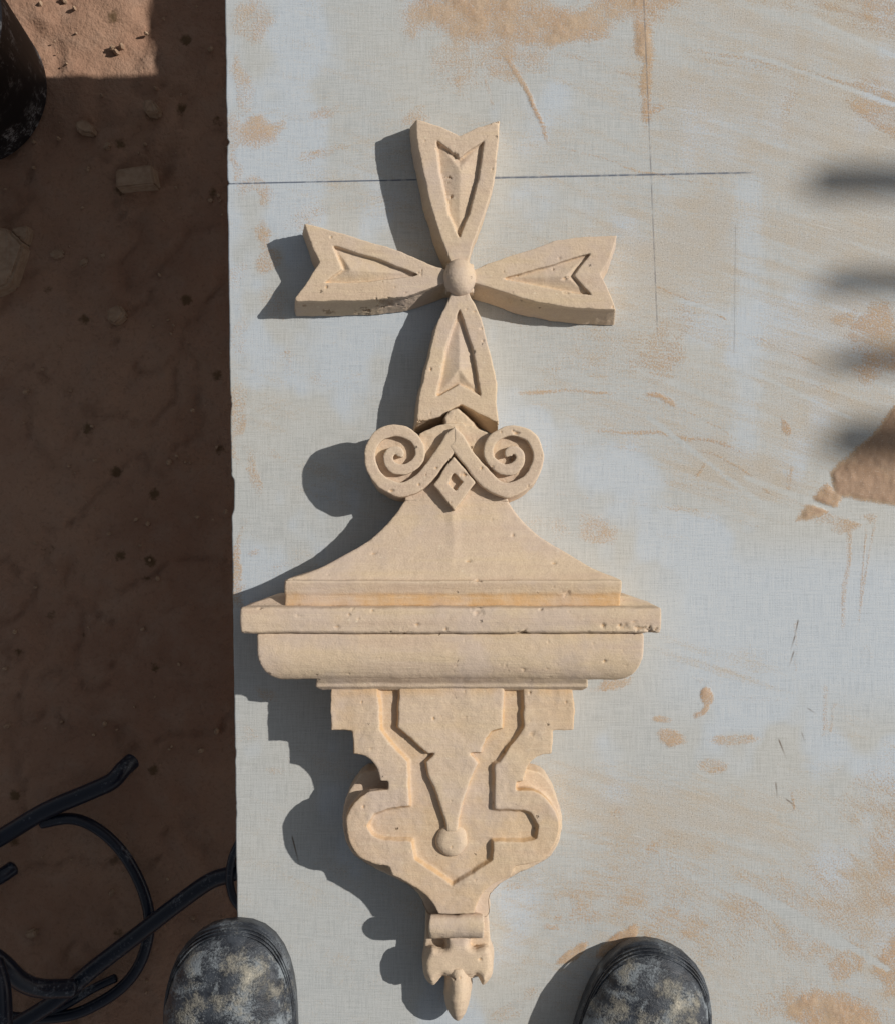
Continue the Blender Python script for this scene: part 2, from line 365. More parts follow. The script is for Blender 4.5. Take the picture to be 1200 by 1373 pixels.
def seg_dist(px, py, x0, y0, x1, y1):
    dx, dy = x1 - x0, y1 - y0; L2 = dx * dx + dy * dy
    t = np.clip(((px - x0) * dx + (py - y0) * dy) / L2, 0, 1)
    return np.hypot(px - x0 - t * dx, py - y0 - t * dy), t
def make_board():
    ys = np.concatenate([np.linspace(YB, -0.45, 40)[:-1], np.linspace(-0.45, 0.45, 700), np.linspace(0.45, YT, 30)[1:]])
    u = np.concatenate([np.linspace(0, 0.6, 470), np.linspace(0.6, 1, 40)[1:]]); ny, nx = len(ys), len(u)
    Y, U = np.meshgrid(ys, u, indexing='ij')
    LE = BL0.x + (BL1.x - BL0.x) * (BL0.y - Y) / (BL0.y - BL1.y) + 0.0012 * (fbm(Y * 60, Y * 0 + 3.3, 5) - 0.5) + 0.0022 * sstep(0.62, 0.75, fbm(Y * 35, Y * 0 + 8.3, 4))
    X = LE + (XR - LE) * U
    px = X / S + CX; py = CY - Y / S
    wx = px + 46 * (fbm(px / 42, py / 42, 4) - 0.5); wy = py + 46 * (fbm(px / 42 + 40, py / 42 + 9, 4) - 0.5)
    dust = np.zeros_like(px)
    def blob(x, y, rx, ry, rot=0, s=1.0, soft=0.7, warp=1.0):
        nonlocal dust
        ax = px + (wx - px) * warp - x; ay = py + (wy - py) * warp - y
        c, sn = math.cos(math.radians(rot)), math.sin(math.radians(rot))
        d = np.hypot((ax * c + ay * sn) / rx, (-ax * sn + ay * c) / ry)
        dust = np.maximum(dust, s * sstep(1 + soft, 1 - soft * 0.6, d))
    def streak(pts, wid, s=1.0):
        nonlocal dust
        P = catmull(pts, 6)
        for k, (a, b) in enumerate(zip(P, P[1:])):
            f = (k + 0.5) / (len(P) - 1); ss = s * min(1, 4 * f + 0.3, 4 * (1 - f) + 0.3)
            d, t = seg_dist(px + (wx - px) * 0.18, py + (wy - py) * 0.18, a[0], a[1], b[0], b[1])
            dust = np.maximum(dust, ss * sstep(wid * 1.6, wid * 0.3, d))
    def polyg(P, s):
        nonlocal dust
        ax = px + (wx - px) * 0.25; ay = py + (wy - py) * 0.25
        ins = np.zeros(px.shape, bool); dm = np.full(px.shape, 1e9)
        for (x0, y0), (x1, y1) in zip(P, P[1:] + P[:1]):
            d, _ = seg_dist(ax, ay, x0, y0, x1, y1); dm = np.minimum(dm, d)
            if y0 != y1: ins ^= ((y0 > ay) != (y1 > ay)) & (ax < (x1 - x0) * (ay - y0) / (y1 - y0) + x0)
        dust = np.maximum(dust, s * sstep(-8, 7, np.where(ins, dm, -dm)))
    # ochre smears at the top
    blob(640, 10, 85, 62, 5, 0.80); blob(730, 28, 80, 34, 0, 0.78); blob(615, 75, 38, 45, 0, 0.55); blob(690, 75, 45, 30, 0, 0.55)
    blob(850, -5, 60, 34, 0, 0.72); streak([(860, 0), (866, 60), (865, 120), (868, 175)], 9, 0.72); streak([(858, -10), (862, 78)], 15, 0.8)
    blob(875, 152, 14, 12, 0, 0.65)
    streak([(668, 55), (700, 110), (722, 160), (736, 192)], 4.5, 0.75); streak([(640, 60), (652, 110), (662, 150)], 4, 0.55)
    streak([(736, 195), (800, 210), (870, 232), (985, 252)], 2.2, 0.55)
    streak([(735, 70), (800, 85), (865, 108)], 4, 0.5); streak([(890, 64), (1000, 78), (1110, 105), (1230, 135)], 4, 0.52)
    streak([(880, 110), (960, 122), (1010, 130)], 3, 0.42); streak([(900, 72), (1060, 100), (1240, 165)], 6, 0.34)
    streak([(1080, -5), (1150, 20), (1240, 45)], 9, 0.5); streak([(1000, 0), (1120, 18), (1240, 60)], 12, 0.35)
    blob(1190, 5, 70, 36, 10, 0.55); blob(1180, 140, 60, 28, 35, 0.55); streak([(1135, 130), (1175, 165), (1240, 200)], 10, 0.6)
    blob(1060, 120, 14, 60, 2, 0.35)
    # left strip
    blob(345, 25, 30, 30, 0, 0.55); blob(325, 110, 16, 45, 0, 0.55); blob(345, 180, 24, 26, 0, 0.62); blob(318, 205, 10, 60, 0, 0.55)
    blob(425, 208, 32, 9, -10, 0.5); blob(440, 145, 16, 10, 0, 0.55); blob(405, 285, 34, 22, -20, 0.48); blob(340, 260, 26, 12, 0, 0.55)
    blob(350, 315, 12, 26, -25, 0.62); blob(360, 350, 22, 14, 0, 0.60); blob(322, 370, 14, 30, 0, 0.45); blob(550, 145, 26, 10, -10, 0.55)
    blob(375, 400, 26, 22, 0, 0.42); blob(325, 440, 12, 40, 0, 0.45); blob(315, 560, 8, 60, 0, 0.55); blob(340, 640, 10, 40, -10, 0.52)
    blob(380, 490, 12, 22, 0, 0.40); blob(318, 760, 8, 60, 0, 0.6); blob(348, 740, 10, 8, 0, 0.5); blob(430, 515, 20, 10, 0, 0.36)
    blob(372, 615, 14, 10, 0, 0.45); blob(395, 760, 30, 10, -25, 0.36); blob(355, 930, 18, 10, 0, 0.5); blob(330, 985, 20, 10, -10, 0.45); blob(372, 1040, 20, 10, 0, 0.40)
    blob(385, 1010, 14, 10, 30, 0.42)
    # middle and right
    blob(795, 470, 120, 60, 0, 0.34); blob(905, 455, 30, 42, 20, 0.50, 0.6); blob(875, 485, 30, 30, 0, 0.46); blob(780, 395, 24, 8, 0, 0.4)
    blob(742, 390, 90, 55, 0, 0.30); streak([(862, 378), (905, 395), (955, 418), (985, 440)], 2.2, 0.6)
    streak([(690, 527), (760, 524), (830, 530)], 3.2, 0.62); streak([(862, 528), (885, 532), (905, 545)], 5, 0.75)
    streak([(760, 580), (850, 580), (950, 592), (1005, 612)], 4, 0.62); streak([(690, 600), (800, 596), (905, 610)], 3, 0.42)
    streak([(905, 598), (960, 612), (1010, 640), (1040, 668)], 2.6, 0.55); streak([(932, 638), (950, 618)], 3, 0.6)
    streak([(830, 530), (900, 545), (965, 575), (1012, 620)], 2.0, 0.45); streak([(720, 660), (830, 672), (960, 690), (1060, 720)], 5, 0.36)
    streak([(860, 640), (960, 660), (1060, 700)], 6, 0.34); streak([(990, 445), (1060, 470), (1150, 520)], 3, 0.4); streak([(1000, 490), (1080, 512), (1150, 540)], 3, 0.4)
    blob(1165, 445, 50, 22, -25, 0.62); blob(1190, 480, 40, 26, 20, 0.70); blob(1165, 500, 26, 16, 0, 0.62); blob(1125, 430, 20, 12, 0, 0.5)
    polyg([(1112, 632), (1135, 612), (1165, 588), (1200, 545), (1300, 480), (1320, 690), (1195, 676), (1150, 668), (1120, 664)], 1.2)
    polyg([(1066, 697), (1082, 672), (1108, 648), (1130, 660), (1122, 682), (1095, 692)], 1.0); blob(1052, 570, 6, 14, -15, 0.7, 0.5, 0.3); blob(1058, 642, 4, 20, 5, 0.55, 0.5, 0.3)
    blob(1130, 690, 40, 12, 0, 0.6)
    streak([(1140, 700), (1136, 760), (1128, 850)], 5, 0.55); streak([(1160, 700), (1158, 760), (1152, 830)], 2.4, 0.62); streak([(1172, 690), (1164, 760), (1150, 840)], 2.4, 0.62)
    streak([(1105, 915), (1106, 985)], 5, 0.55); streak([(1118, 940), (1112, 985)], 3, 0.5)
    blob(805, 705, 34, 22, 20, 0.52); blob(740, 715, 40, 22, 0, 0.36); blob(820, 912, 22, 8, -8, 0.62)
    blob(948, 936, 10, 11, 0, 0.85, 0.4, 0.2); streak([(950, 940), (944, 955), (931, 962)], 5, 0.8)
    blob(885, 967, 14, 5, 5, 0.62, 0.5, 0.3); blob(897, 991, 20, 11, 15, 0.72, 0.5, 0.4); blob(985, 991, 36, 8, -3, 0.56, 0.5, 0.4); blob(951, 1026, 22, 10, -5, 0.56, 0.5, 0.4)
    streak([(920, 905), (990, 935), (1062, 938)], 6, 0.36); streak([(1068, 820), (1066, 930)], 3, 0.4); streak([(1060, 1060), (1065, 1090)], 2.5, 0.7)
    blob(1160, 880, 12, 12, 0, 0.3)
    # lower right
    blob(845, 1195, 120, 44, -6, 0.44); blob(770, 1235, 34, 16, -25, 0.5); blob(738, 1243, 10, 8, 0, 0.72); blob(750, 1225, 10, 6, 0, 0.6)
    blob(766, 1281, 24, 8, -38, 0.88, 0.4, 0.35); blob(826, 1262, 34, 10, -38, 0.88, 0.4, 0.4); blob(690, 1190, 16, 14, 30, 0.5)
    blob(905, 1240, 44, 34, 0, 0.5); blob(960, 1260, 50, 40, 0, 0.42); blob(1060, 1230, 120, 60, 15, 0.46); blob(1150, 1190, 70, 60, 0, 0.46)
    blob(1115, 1362, 60, 28, 5, 0.86); blob(1135, 1290, 26, 18, -40, 0.66); blob(1195, 1290, 22, 40, 10, 0.74); blob(1050, 1340, 50, 22, -20, 0.5)
    blob(1195, 1130, 26, 120, 0, 0.5); blob(1160, 1060, 50, 40, 0, 0.40); streak([(1000, 1190), (1080, 1240), (1180, 1280)], 5, 0.45); blob(800, 1330, 30, 12, -30, 0.45)
    blob(690, 1350, 50, 14, -25, 0.42); blob(700, 1300, 40, 10, -35, 0.38); blob(880, 1130, 120, 22, 5, 0.34); blob(830, 1100, 16, 10, 0, 0.45); blob(885, 1148, 14, 12, 0, 0.55)
    dust *= 0.72 + 0.56 * fbm(px / 22, py / 22, 4)
    # wiped, streaky film of fine sand: strokes run down to the right
    a = math.radians(17); qx = px * math.cos(a) + py * math.sin(a); qy = -px * math.sin(a) + py * math.cos(a)
    qy = qy + 30 * np.sin(qx / 260)
    st = fbm(qx / 210, qy / 9, 5, 0.62); big = fbm(px / 160 + 5, py / 130, 4)
    reg = 0.42 * sstep(640, 980, px) * sstep(760, 560, py) + 0.36 * sstep(930, 1180, py) * sstep(480, 900, px) + 0.12
    reg += 0.20 * sstep(960, 1150, px) * sstep(700, 560, py) + 0.30 * sstep(1090, 1200, px) * sstep(830, 1000, py) - 0.30 * sstep(700, 770, py) * sstep(1080, 960, py) * sstep(700, 850, px)
    film = reg + 0.85 * (st - 0.5) + 0.9 * (big - 0.5)
    for (x, y, rx, ry, rot, s) in [(985, 640, 90, 40, 10, .5), (960, 890, 120, 26, 8, .38), (1100, 960, 40, 90, 0, .2), (930, 350, 60, 80, 0, .25), (800, 350, 110, 80, 0, .2), (880, 1080, 170, 50, 8, .32)]:
        c, sn = math.cos(math.radians(rot)), math.sin(math.radians(rot)); ax, ay = wx - x, wy - y
        film += s * sstep(1.5, 0.5, np.hypot((ax * c + ay * sn) / rx, (-ax * sn + ay * c) / ry))
    # wiped stripes, plus the bluish glare at centre right painted as paler colour
    clean_glare = np.clip(0.9 * sstep(0.55, 0.7, big * 0 + fbm(px / 120 + 30, py / 150 + 4, 4)), 0, 1)
    clean_glare = np.maximum(clean_glare, sstep(700, 780, py) * sstep(1000, 900, py) * sstep(820, 950, px) * 0.9)  # broad area of painted glare
    d, t = seg_dist(px, py, 1003, 250, 1000, 600); brk = sstep(34, 4, d + 16 * (fbm(px / 9, py / 60, 4) - 0.5)); clean_glare = np.maximum(clean_glare, 0.55 * brk); film -= 0.28 * brk
    d, t = seg_dist(px, py, 1092, 760, 1094, 1000); film -= 0.4 * sstep(30, 8, d); clean_glare = np.maximum(clean_glare, sstep(30, 8, d) * 0.8)
    for (x0, y0, x1, y1, wd) in [(1000, 640, 1160, 700, 3), (1010, 500, 1140, 560, 2), (905, 400, 1000, 430, 2), (1080, 20, 1200, 75, 2.5), (1000, 70, 1200, 140, 2), (990, 1190, 1130, 1270, 4), (1040, 1210, 1190, 1300, 3), (870, 560, 1040, 690, 2.5), (1120, 1060, 1200, 960, 6)]:
        d, t = seg_dist(px, py, x0, y0, x1, y1); film -= 0.5 * sstep(wd * 2, wd * 0.4, d); dust *= 1 - 0.8 * sstep(wd * 2, wd * 0.4, d)
    film += 0.35 * (fbm(qx / 40, qy / 4, 4, 0.6) - 0.5)
    film = np.clip(film, -0.2, 1)
    Z = 0.0004 * dust * (dust > 0.85) * fbm(px / 5, py / 5, 3) - 0.00002
    Z += 0.002 * sstep(0.6, 1.2, dust) * (fbm(px / 10, py / 10, 5))
    V = np.stack([X, Y, Z], -1).reshape(-1, 3); I = np.arange(ny * nx).reshape(ny, nx)
    Q = np.stack([I[:-1, :-1], I[:-1, 1:], I[1:, 1:], I[1:, :-1]], -1).reshape(-1, 4)
    # edge band and underside
    bor = np.concatenate([I[0, :-1], I[:-1, -1], I[-1, :0:-1], I[:0:-1, 0]])
    nb = len(bor); V2 = V[bor].copy(); V2[:, 2] = -0.018
    base = len(V); k = np.arange(nb)
    Q2 = np.stack([bor, base + k, base + (k + 1) % nb, bor[(k + 1) % nb]], -1)
    me = bpy.data.meshes.new('panel')
    faces = Q.tolist() + Q2.tolist() + [list(range(base + nb - 1, base - 1, -1))]
    me.from_pydata(np.concatenate([V, V2]).tolist(), [], faces)
    for nm, arr in (('dust', dust), ('film', film), ('clean_glare', clean_glare)):
        at = me.attributes.new(nm, 'FLOAT', 'POINT'); at.data.foreach_set('value', np.concatenate([arr.reshape(-1), np.full(nb, 0.5)]).astype(np.float32))
    me.materials.append(M_BOARD); me.materials.append(M_PLYEDGE)
    mi = np.zeros(len(faces), dtype=np.int32); mi[len(Q):] = 1; me.polygons.foreach_set('material_index', mi)
    sm = np.ones(len(faces), dtype=bool); sm[len(Q):] = False; me.polygons.foreach_set('use_smooth', sm); me.update()
    return me

def box_me(name, sx, sy, sz, bev=0.002, off=(0, 0, 0)):
    bm = bmesh.new(); bmesh.ops.create_cube(bm, size=1)
    for v in bm.verts: v.co = Vector((v.co.x * sx + off[0], v.co.y * sy + off[1], v.co.z * sz + off[2]))
    if bev: bmesh.ops.bevel(bm, geom=bm.edges[:], offset=bev, segments=2, affect='EDGES', profile=0.7)
    return to_mesh(bm, name, False)

def make_boards():
    t = empty('plywood_board', (0.3, 0, 0)); t.location = (0, 0, 0)
    tag(t, 'blue-grey film-faced plywood board smeared with ochre dust under the carved cross', 'board')
    o = bpy.data.objects.new('panel', make_board()); COL.objects.link(o); o.parent = t
    for y in (-0.52, 0.50):
        b = link('bearer', box_me('bearer', 0.90, 0.07, 0.045), M_TIMBER, t); b.location = (0.33, y, -0.0408)
        for x in (0.02, 0.68):
            l = link('leg', box_me('leg', 0.06, 0.06, -FLOOR - 0.055), M_TIMBER, t); l.location = (x, y, (FLOOR - 0.071) / 2)
    # an unseen second sheet is added beyond the first one's far end; its edge bounds the sunlit patch on the ground
    t2 = empty('added_shade_sheet')
    tag(t2, 'unseen plywood sheet on timber legs added to bound the sunlit patch of ground', 'board')
    x0 = 0.185
    s = link('panel', box_me('panel', 0.62, 0.9, 0.018, 0.001), M_PLYEDGE, t2); s.location = (x0 + 0.31, YT + 0.005 + 0.45, -0.009)
    for yy in (0.2, 0.75):
        for xx in (0.1, 0.5):
            l = link('leg', box_me('leg', 0.06, 0.06, -FLOOR - 0.012), M_TIMBER, t2); l.location = (x0 + xx, YT + yy, (FLOOR - 0.024) / 2)
make_boards()

# ------------------------------------------------------------------ carved stone
def poly_area(p): return 0.5 * sum(p[i][0] * p[(i + 1) % len(p)][1] - p[(i + 1) % len(p)][0] * p[i][1] for i in range(len(p)))
def offset_poly(p, d):
    """grow a polygon (CCW, metres) outwards by d"""
    n = len(p); out = []
    for i in range(n):
        a, b, c = np.array(p[i - 1]), np.array(p[i]), np.array(p[(i + 1) % n])
        e1 = b - a; e2 = c - b; e1 = e1 / (np.linalg.norm(e1) + 1e-9); e2 = e2 / (np.linalg.norm(e2) + 1e-9)
        n1 = np.array((e1[1], -e1[0])); n2 = np.array((e2[1], -e2[0])); m = n1 + n2
        k = max(0.45, 1 + n1.dot(n2)) if m.dot(m) > 1e-6 else 1
        out.append(tuple(b + m / k * d))
    return out
def to_xy(pts, h):
    q = [tuple(W(x, y, h)[:2]) for x, y in pts]
    return q if poly_area(q) > 0 else q[::-1]

def inset(pts, d):
    a = sum(pts[i - 1][0] * pts[i][1] - pts[i][0] * pts[i - 1][1] for i in range(len(pts)))
    q = pts if a > 0 else pts[::-1]
    return offset_poly(q, -d)
def prism(bm, pts, h1, h0=0.0, draft=0.0, holes=(), hole_draft=0.0, shift=(0, 0)):
    """closed solid: outline in photo pixels as seen at height h1 (pixel units), walls down to h0 leaning out by draft"""
    loops = [(to_xy(pts, h1), draft)] + [(to_xy(q, h1)[::-1], hole_draft) for q in holes]
    top = []; bot = []
    for lp, dr in loops:
        # holes are CW: the outward normal of the solid points into the hole
        lo = offset_poly(lp, dr * S)
        top.append([bm.verts.new((x, y, h1 * S)) for x, y in lp]); bot.append([bm.verts.new((x + shift[0] * S, y - shift[1] * S, h0 * S)) for x, y in lo])
    tris = tessellate_polygon([[v.co.copy() for v in l] for l in top])
    ft = [v for l in top for v in l]; fb = [v for l in bot for v in l]
    for a, b, c in tris:
        try: bm.faces.new((ft[a], ft[b], ft[c])); bm.faces.new((fb[c], fb[b], fb[a]))
        except ValueError: pass
    for t, b in zip(top, bot):
        n = len(t)
        for i in range(n): bm.faces.new((t[i], b[i], b[(i + 1) % n], t[(i + 1) % n]))

def hip(bm, pts, hs, tris, h0):
    """solid with a faceted top: vertices with their own heights"""
    top = [bm.verts.new(W(x, y, h)) for (x, y), h in zip(pts, hs)]
    return top

def loft_y(bm, rows):
    """solid along y: rows of (y, x_left, x_right, h_top); sits on the board"""
    R = []
    for y, xl, xr, h in rows:
        a, b = W(xl, y, h), W(xr, y, h)
        R.append([bm.verts.new((a.x, a.y, 0.0006)), bm.verts.new((b.x, b.y, 0.0006)), bm.verts.new(b), bm.verts.new(a)])
    for p, q in zip(R, R[1:]):
        for k in range(4): bm.faces.new((p[k], p[(k + 1) % 4], q[(k + 1) % 4], q[k]))
    bm.faces.new(R[0][::-1]); bm.faces.new(R[-1])

TEX = {}
def tex(name, size, depth=2):
    if name not in TEX:
        t = bpy.data.textures.new(name, 'CLOUDS'); t.noise_scale = size; t.noise_depth = depth; TEX[name] = t
    return TEX[name]

def carve(name, bm, parent, voxel=0.9, smooth_it=3, wob=0.9, rough=0.35, pits=25, chips=(), seed=1, cavity=None, post=None):
    """weld the solids into one worn stone surface"""
    bmesh.ops.recalc_face_normals(bm, faces=bm.faces)
    me = bpy.data.meshes.new('tmp'); bm.to_mesh(me); bm.free()
    o = bpy.data.objects.new('tmp', me); COL.objects.link(o)
    r = o.modifiers.new('r', 'REMESH'); r.mode = 'VOXEL'; r.voxel_size = voxel * 1e-3; r.adaptivity = 0
    s = o.modifiers.new('s', 'SMOOTH'); s.factor = 0.5; s.iterations = smooth_it
    for nm, sz, st in (('big', 0.030, wob), ('small', 0.005, rough)):
        d = o.modifiers.new(nm, 'DISPLACE'); d.texture = tex(nm, sz); d.strength = st * 1e-3; d.mid_level = 0.5; d.texture_coords = 'GLOBAL'
    dg = bpy.context.evaluated_depsgraph_get()
    out = bpy.data.meshes.new_from_object(o.evaluated_get(dg))
    bpy.data.objects.remove(o); bpy.data.meshes.remove(me)
    n = len(out.vertices); co = np.empty(n * 3, np.float32); out.vertices.foreach_get('co', co); co = co.reshape(-1, 3)
    no = np.empty(n * 3, np.float32); out.vertices.foreach_get('normal', no); no = no.reshape(-1, 3)
    rg = np.random.default_rng(seed)
    cand = np.where(no[:, 2] > 0.3)[0]
    if len(cand) and pits:
        for i in rg.choice(cand, max(1, int(pits * 0.55))):
            rad = (0.7 + 1.1 * rg.random() ** 2.5) * 1e-3; st = rg.uniform(0.5, 1.8)
            q = co - co[i]; q[:, 0] *= st
            d = np.linalg.norm(q, axis=1); k = d < rad
            co[k] -= no[k] * (rad * 0.8 * (1 - (d[k] / rad) ** 2))[:, None]
    for (x, y, h, rad, dep) in chips:
        c = np.array(W(x, y, h)); q = co - c; q[:, 1] *= 1.5; d = np.linalg.norm(q, axis=1) * (1 + 2.2 * (fbm(co[:, 0] * 420, co[:, 1] * 420 + co[:, 2] * 300, 3) - 0.42)); R = rad * S; k = d < R
        co[k] -= no[k] * (dep * S * np.minimum(1, 1.6 * (1 - d[k] / R)))[:, None]
    # hand-cut: no line runs quite true
    gx, gy = co[:, 0].copy(), co[:, 1].copy()
    wv = 0.0010 if name in ('roof_block', 'cornice_slab', 'ovolo_moulding', 'fillet') else 0.0026
    co[:, 0] += (wv * (fbm(gx * 55 + 3, gy * 55, 4) - 0.5)).astype(np.float32); co[:, 1] += (wv * (fbm(gx * 55 + 40, gy * 55 + 9, 4) - 0.5)).astype(np.float32)
    if post is not None: co = post(co)
    out.vertices.foreach_set('co', co.reshape(-1)); out.update()
    at = out.attributes.new('cavity', 'FLOAT', 'POINT')
    cv = np.zeros(n, np.float32) if cavity is None else cavity(co, no).astype(np.float32)
    at.data.foreach_set('value', cv)
    smooth(out); out.name = name
    return link(name, out, M_STONE, parent)

STONE = empty('carved_stone_bracket')
tag(STONE, 'carved cream limestone wall bracket with a forked cross, scrolls and stepped corbel', 'stone carving')

# --- cross
HX = 50
ARMS = {
 'top': ([(558, 159.5), (559, 186), (568, 232), (578, 278), (591, 317), (604, 350), (611, 371), (621, 371), (627, 350), (635, 325), (649, 288), (661, 245), (668, 194), (669.5, 161), (642, 170), (616, 181), (588, 169)],
         [(584, 186), (589.5, 237), (601, 288), (616, 320), (630, 288), (642, 237), (650, 187), (633, 197), (616, 210), (601, 198)], 3, 8, (616, 226), 6, 0),
 'left': ([(408, 299), (437, 306), (467, 315), (534, 336), (590, 359), (612, 366), (612, 377), (593, 381), (543, 397), (486, 403), (397, 403), (396, 399), (409, 382), (429, 352), (419, 332)],
          [(445, 328), (505, 346), (563, 368), (500, 378), (433, 380), (458, 360)], 2, 5, (472, 362), 4, 0),
 'right': ([(827, 315), (785, 317), (744, 323), (687, 341), (639, 359), (620, 366), (620, 377), (638, 379), (677, 392), (717, 404), (782, 414), (825, 415), (813, 382), (805, 366), (817, 344)],
           [(671, 373), (735, 355), (794, 338), (770, 369), (794, 396), (740, 388)], 0, 3, (757, 370), 3, 0),
 'bottom': ([(605.5, 393), (612, 375), (621, 375), (629, 393), (645.5, 427), (656.5, 471), (665.6, 513), (666.5, 567.5), (647, 556.6), (618, 541), (591, 557.5), (559, 566), (562, 536.6), (573, 482), (587, 429)],
            [(615.5, 411), (634.6, 467), (645.6, 532), (615.5, 515), (584.6, 533), (594.6, 471)], 0, 3, (615.5, 495), 3, 0),
}
boss_bm = bmesh.new()
bmesh.ops.create_icosphere(boss_bm, subdivisions=4, radius=1.0)
bc = W(616, 372, 47)
for v in boss_bm.verts: v.co = Vector((bc.x + v.co.x * 21.5 * S, bc.y + v.co.y * 25 * S, bc.z + v.co.z * 21 * S))
prism(boss_bm, [(598, 352), (634, 352), (636, 392), (598, 392)], 40, 2)
cross = carve('cross', boss_bm, STONE, 0.8, 3, 0.6, 0.3, 4, seed=3)
for ai, (nm, (outl, rec, tip_i, notch_i, R, *_)) in enumerate(ARMS.items()):
    bm = bmesh.new()
    prism(bm, outl, HX, HX - 12, 1.0, holes=[rec], hole_draft=2.5)
    prism(bm, [(x, y) for x, y in outl], HX - 10.5, 1.5, 4, shift={'top': (-5, 5), 'left': (-1, 11), 'right': (-3, 12), 'bottom': (-3, 10)}[nm])
    # ridged infill of the recess: low at the rim, up to a ridge running from the point to the fork
    base = [W(x, y, HX - 8.5) for x, y in rec]; n = len(rec)
    vt = [bm.verts.new(p) for p in base]; vb = [bm.verts.new((p.x, p.y, (HX - 20) * S)) for p in base]
    vr = bm.verts.new(W(R[0], R[1], HX - 0.8))
    for i in range(n):
        bm.faces.new((vt[i], vt[(i + 1) % n], vr)); bm.faces.new((vt[i], vb[i], vb[(i + 1) % n], vt[(i + 1) % n]))
    bm.faces.new(vb[::-1])
    chips = {'left': [(520, 402, 30, 16, 5), (440, 420, 15, 8, 4), (560, 366, 45, 6, 3), (492, 412, 6, 14, 7)], 'right': [(757, 372, 48, 5, 3), (760, 392, 48, 4, 2), (822, 412, 46, 7, 3), (690, 400, 20, 5, 2)],
             'top': [(600, 238, 46, 4, 3), (604, 262, 46, 4, 3), (612, 207, 48, 6, 2), (668, 163, 48, 6, 3)], 'bottom': [(562, 564, 48, 6, 4), (664, 566, 48, 5, 3)]}[nm]
    carve('arm', bm, cross, 0.75, 3, 0.7, 0.28, 22, chips, seed=10 + ai)

# --- scroll crest
HS = 78
def spiral(cx, cy, sgn):
    keys = [(-90, 44, 9.5), (-135, 38, 8), (180, 36, 7.5), (135, 36.5, 7.5), (90, 35.5, 7.5), (45, 34, 7), (0, 30.5, 6.8), (-45, 22.5, 7.2), (-90, 16.5, 7.8), (-135, 13, 7), (-180, 11.5, 6.5), (-225, 10, 6), (-270, 9, 5.5), (-315, 7, 5), (-360, 4, 4)]
    path = [(608, 589, 12), (590, 614, 11), (571, 638, 10.8), (553, 653, 9.8)]
    out = []
    for x, y, hw in path: out.append((x if sgn > 0 else 2 * AX - x, y, hw))
    ang = -90
    for k, (a, r, hw) in enumerate(keys):
        aa = -90 - 45 * k
        t = math.radians(aa)
        out.append((cx + sgn * r * math.cos(t), cy - r * math.sin(t), hw))
    return out
AX = 609.0
crest_bm = bmesh.new()
def circle(cx, cy, r, n=40, ry=None): return [(cx + r * math.cos(2 * math.pi * i / n), cy + (ry or r) * math.sin(2 * math.pi * i / n)) for i in range(n)]
prism(crest_bm, [(563, 581), (585, 571), (600, 568), (620, 568), (636, 572), (655, 581), (668, 620), (682, 672), (543, 672), (552, 620)], HS - 13, 0.8, 1)
prism(crest_bm, circle(532, 612, 37), HS - 11, 0.8, 0); prism(crest_bm, circle(686, 612, 37), HS - 11, 0.8, 0)
prism(crest_bm, [(597, 560), (604, 551), (613, 548), (622, 554), (632, 563), (645, 580), (600, 584)], HS - 18, 3, 5)
crest = carve('scroll_crest', crest_bm, STONE, 0.8, 3, 1.4, 0.9, 20, seed=31)
for sgn, cx in ((1, 532), (-1, 686)):
    P = spiral(cx, 612, sgn); C = catmull(P, 8)
    L = []; Rr = []
    for i, p in enumerate(C):
        a = C[max(i - 1, 0)]; b = C[min(i + 1, len(C) - 1)]; d = np.array(b[:2]) - np.array(a[:2]); d = d / np.linalg.norm(d); nn = np.array((-d[1], d[0]))
        L.append(tuple(p[:2] + nn * p[2])); Rr.append(tuple(p[:2] - nn * p[2]))
    bm = bmesh.new()
    up, lo = (571, 607)
    # quads of the band as separate small solids, welded by the remesh
    for i in range(len(C) - 1):
        q = [L[i], L[i + 1], Rr[i + 1], Rr[i]]
        if i == 0:
            q = [(AX + sgn * 0.8, up), (AX + sgn * 0.8, lo), (L[1] if L[1][1] > Rr[1][1] else Rr[1]), (Rr[1] if L[1][1] > Rr[1][1] else L[1])]
        outer = i < 58
        prism(bm, q, HS + (0.6 if sgn < 0 else 0), (0.8 if i < 48 else HS - 22), 0, shift=((0, 7) if i < 48 else (0, 0)))
    carve('volute', bm, crest, 0.75, 5, 0.9, 0.3, 16, [(cx - sgn * 2, 566, HS, 6, 2)] if sgn > 0 else [(cx + 6, 580, HS, 5, 3), (716, 655, HS, 8, 2)], seed=40 + int(sgn))
bm = bmesh.new()
prism(bm, [(608.5, 613), (582, 650), (609, 685), (637, 647)], HS + 1, HS - 24, 1.5, holes=[[(609, 634), (600, 648), (610, 658), (621, 646)]], hole_draft=0.5)
prism(bm, [(608.5, 618), (587, 650), (609, 680), (632, 647)], HS - 8, HS - 26, 0)
carve('lozenge', bm, crest, 0.75, 3, 0.8, 0.3, 8, [(622, 636, HS, 5, 3)], seed=44)

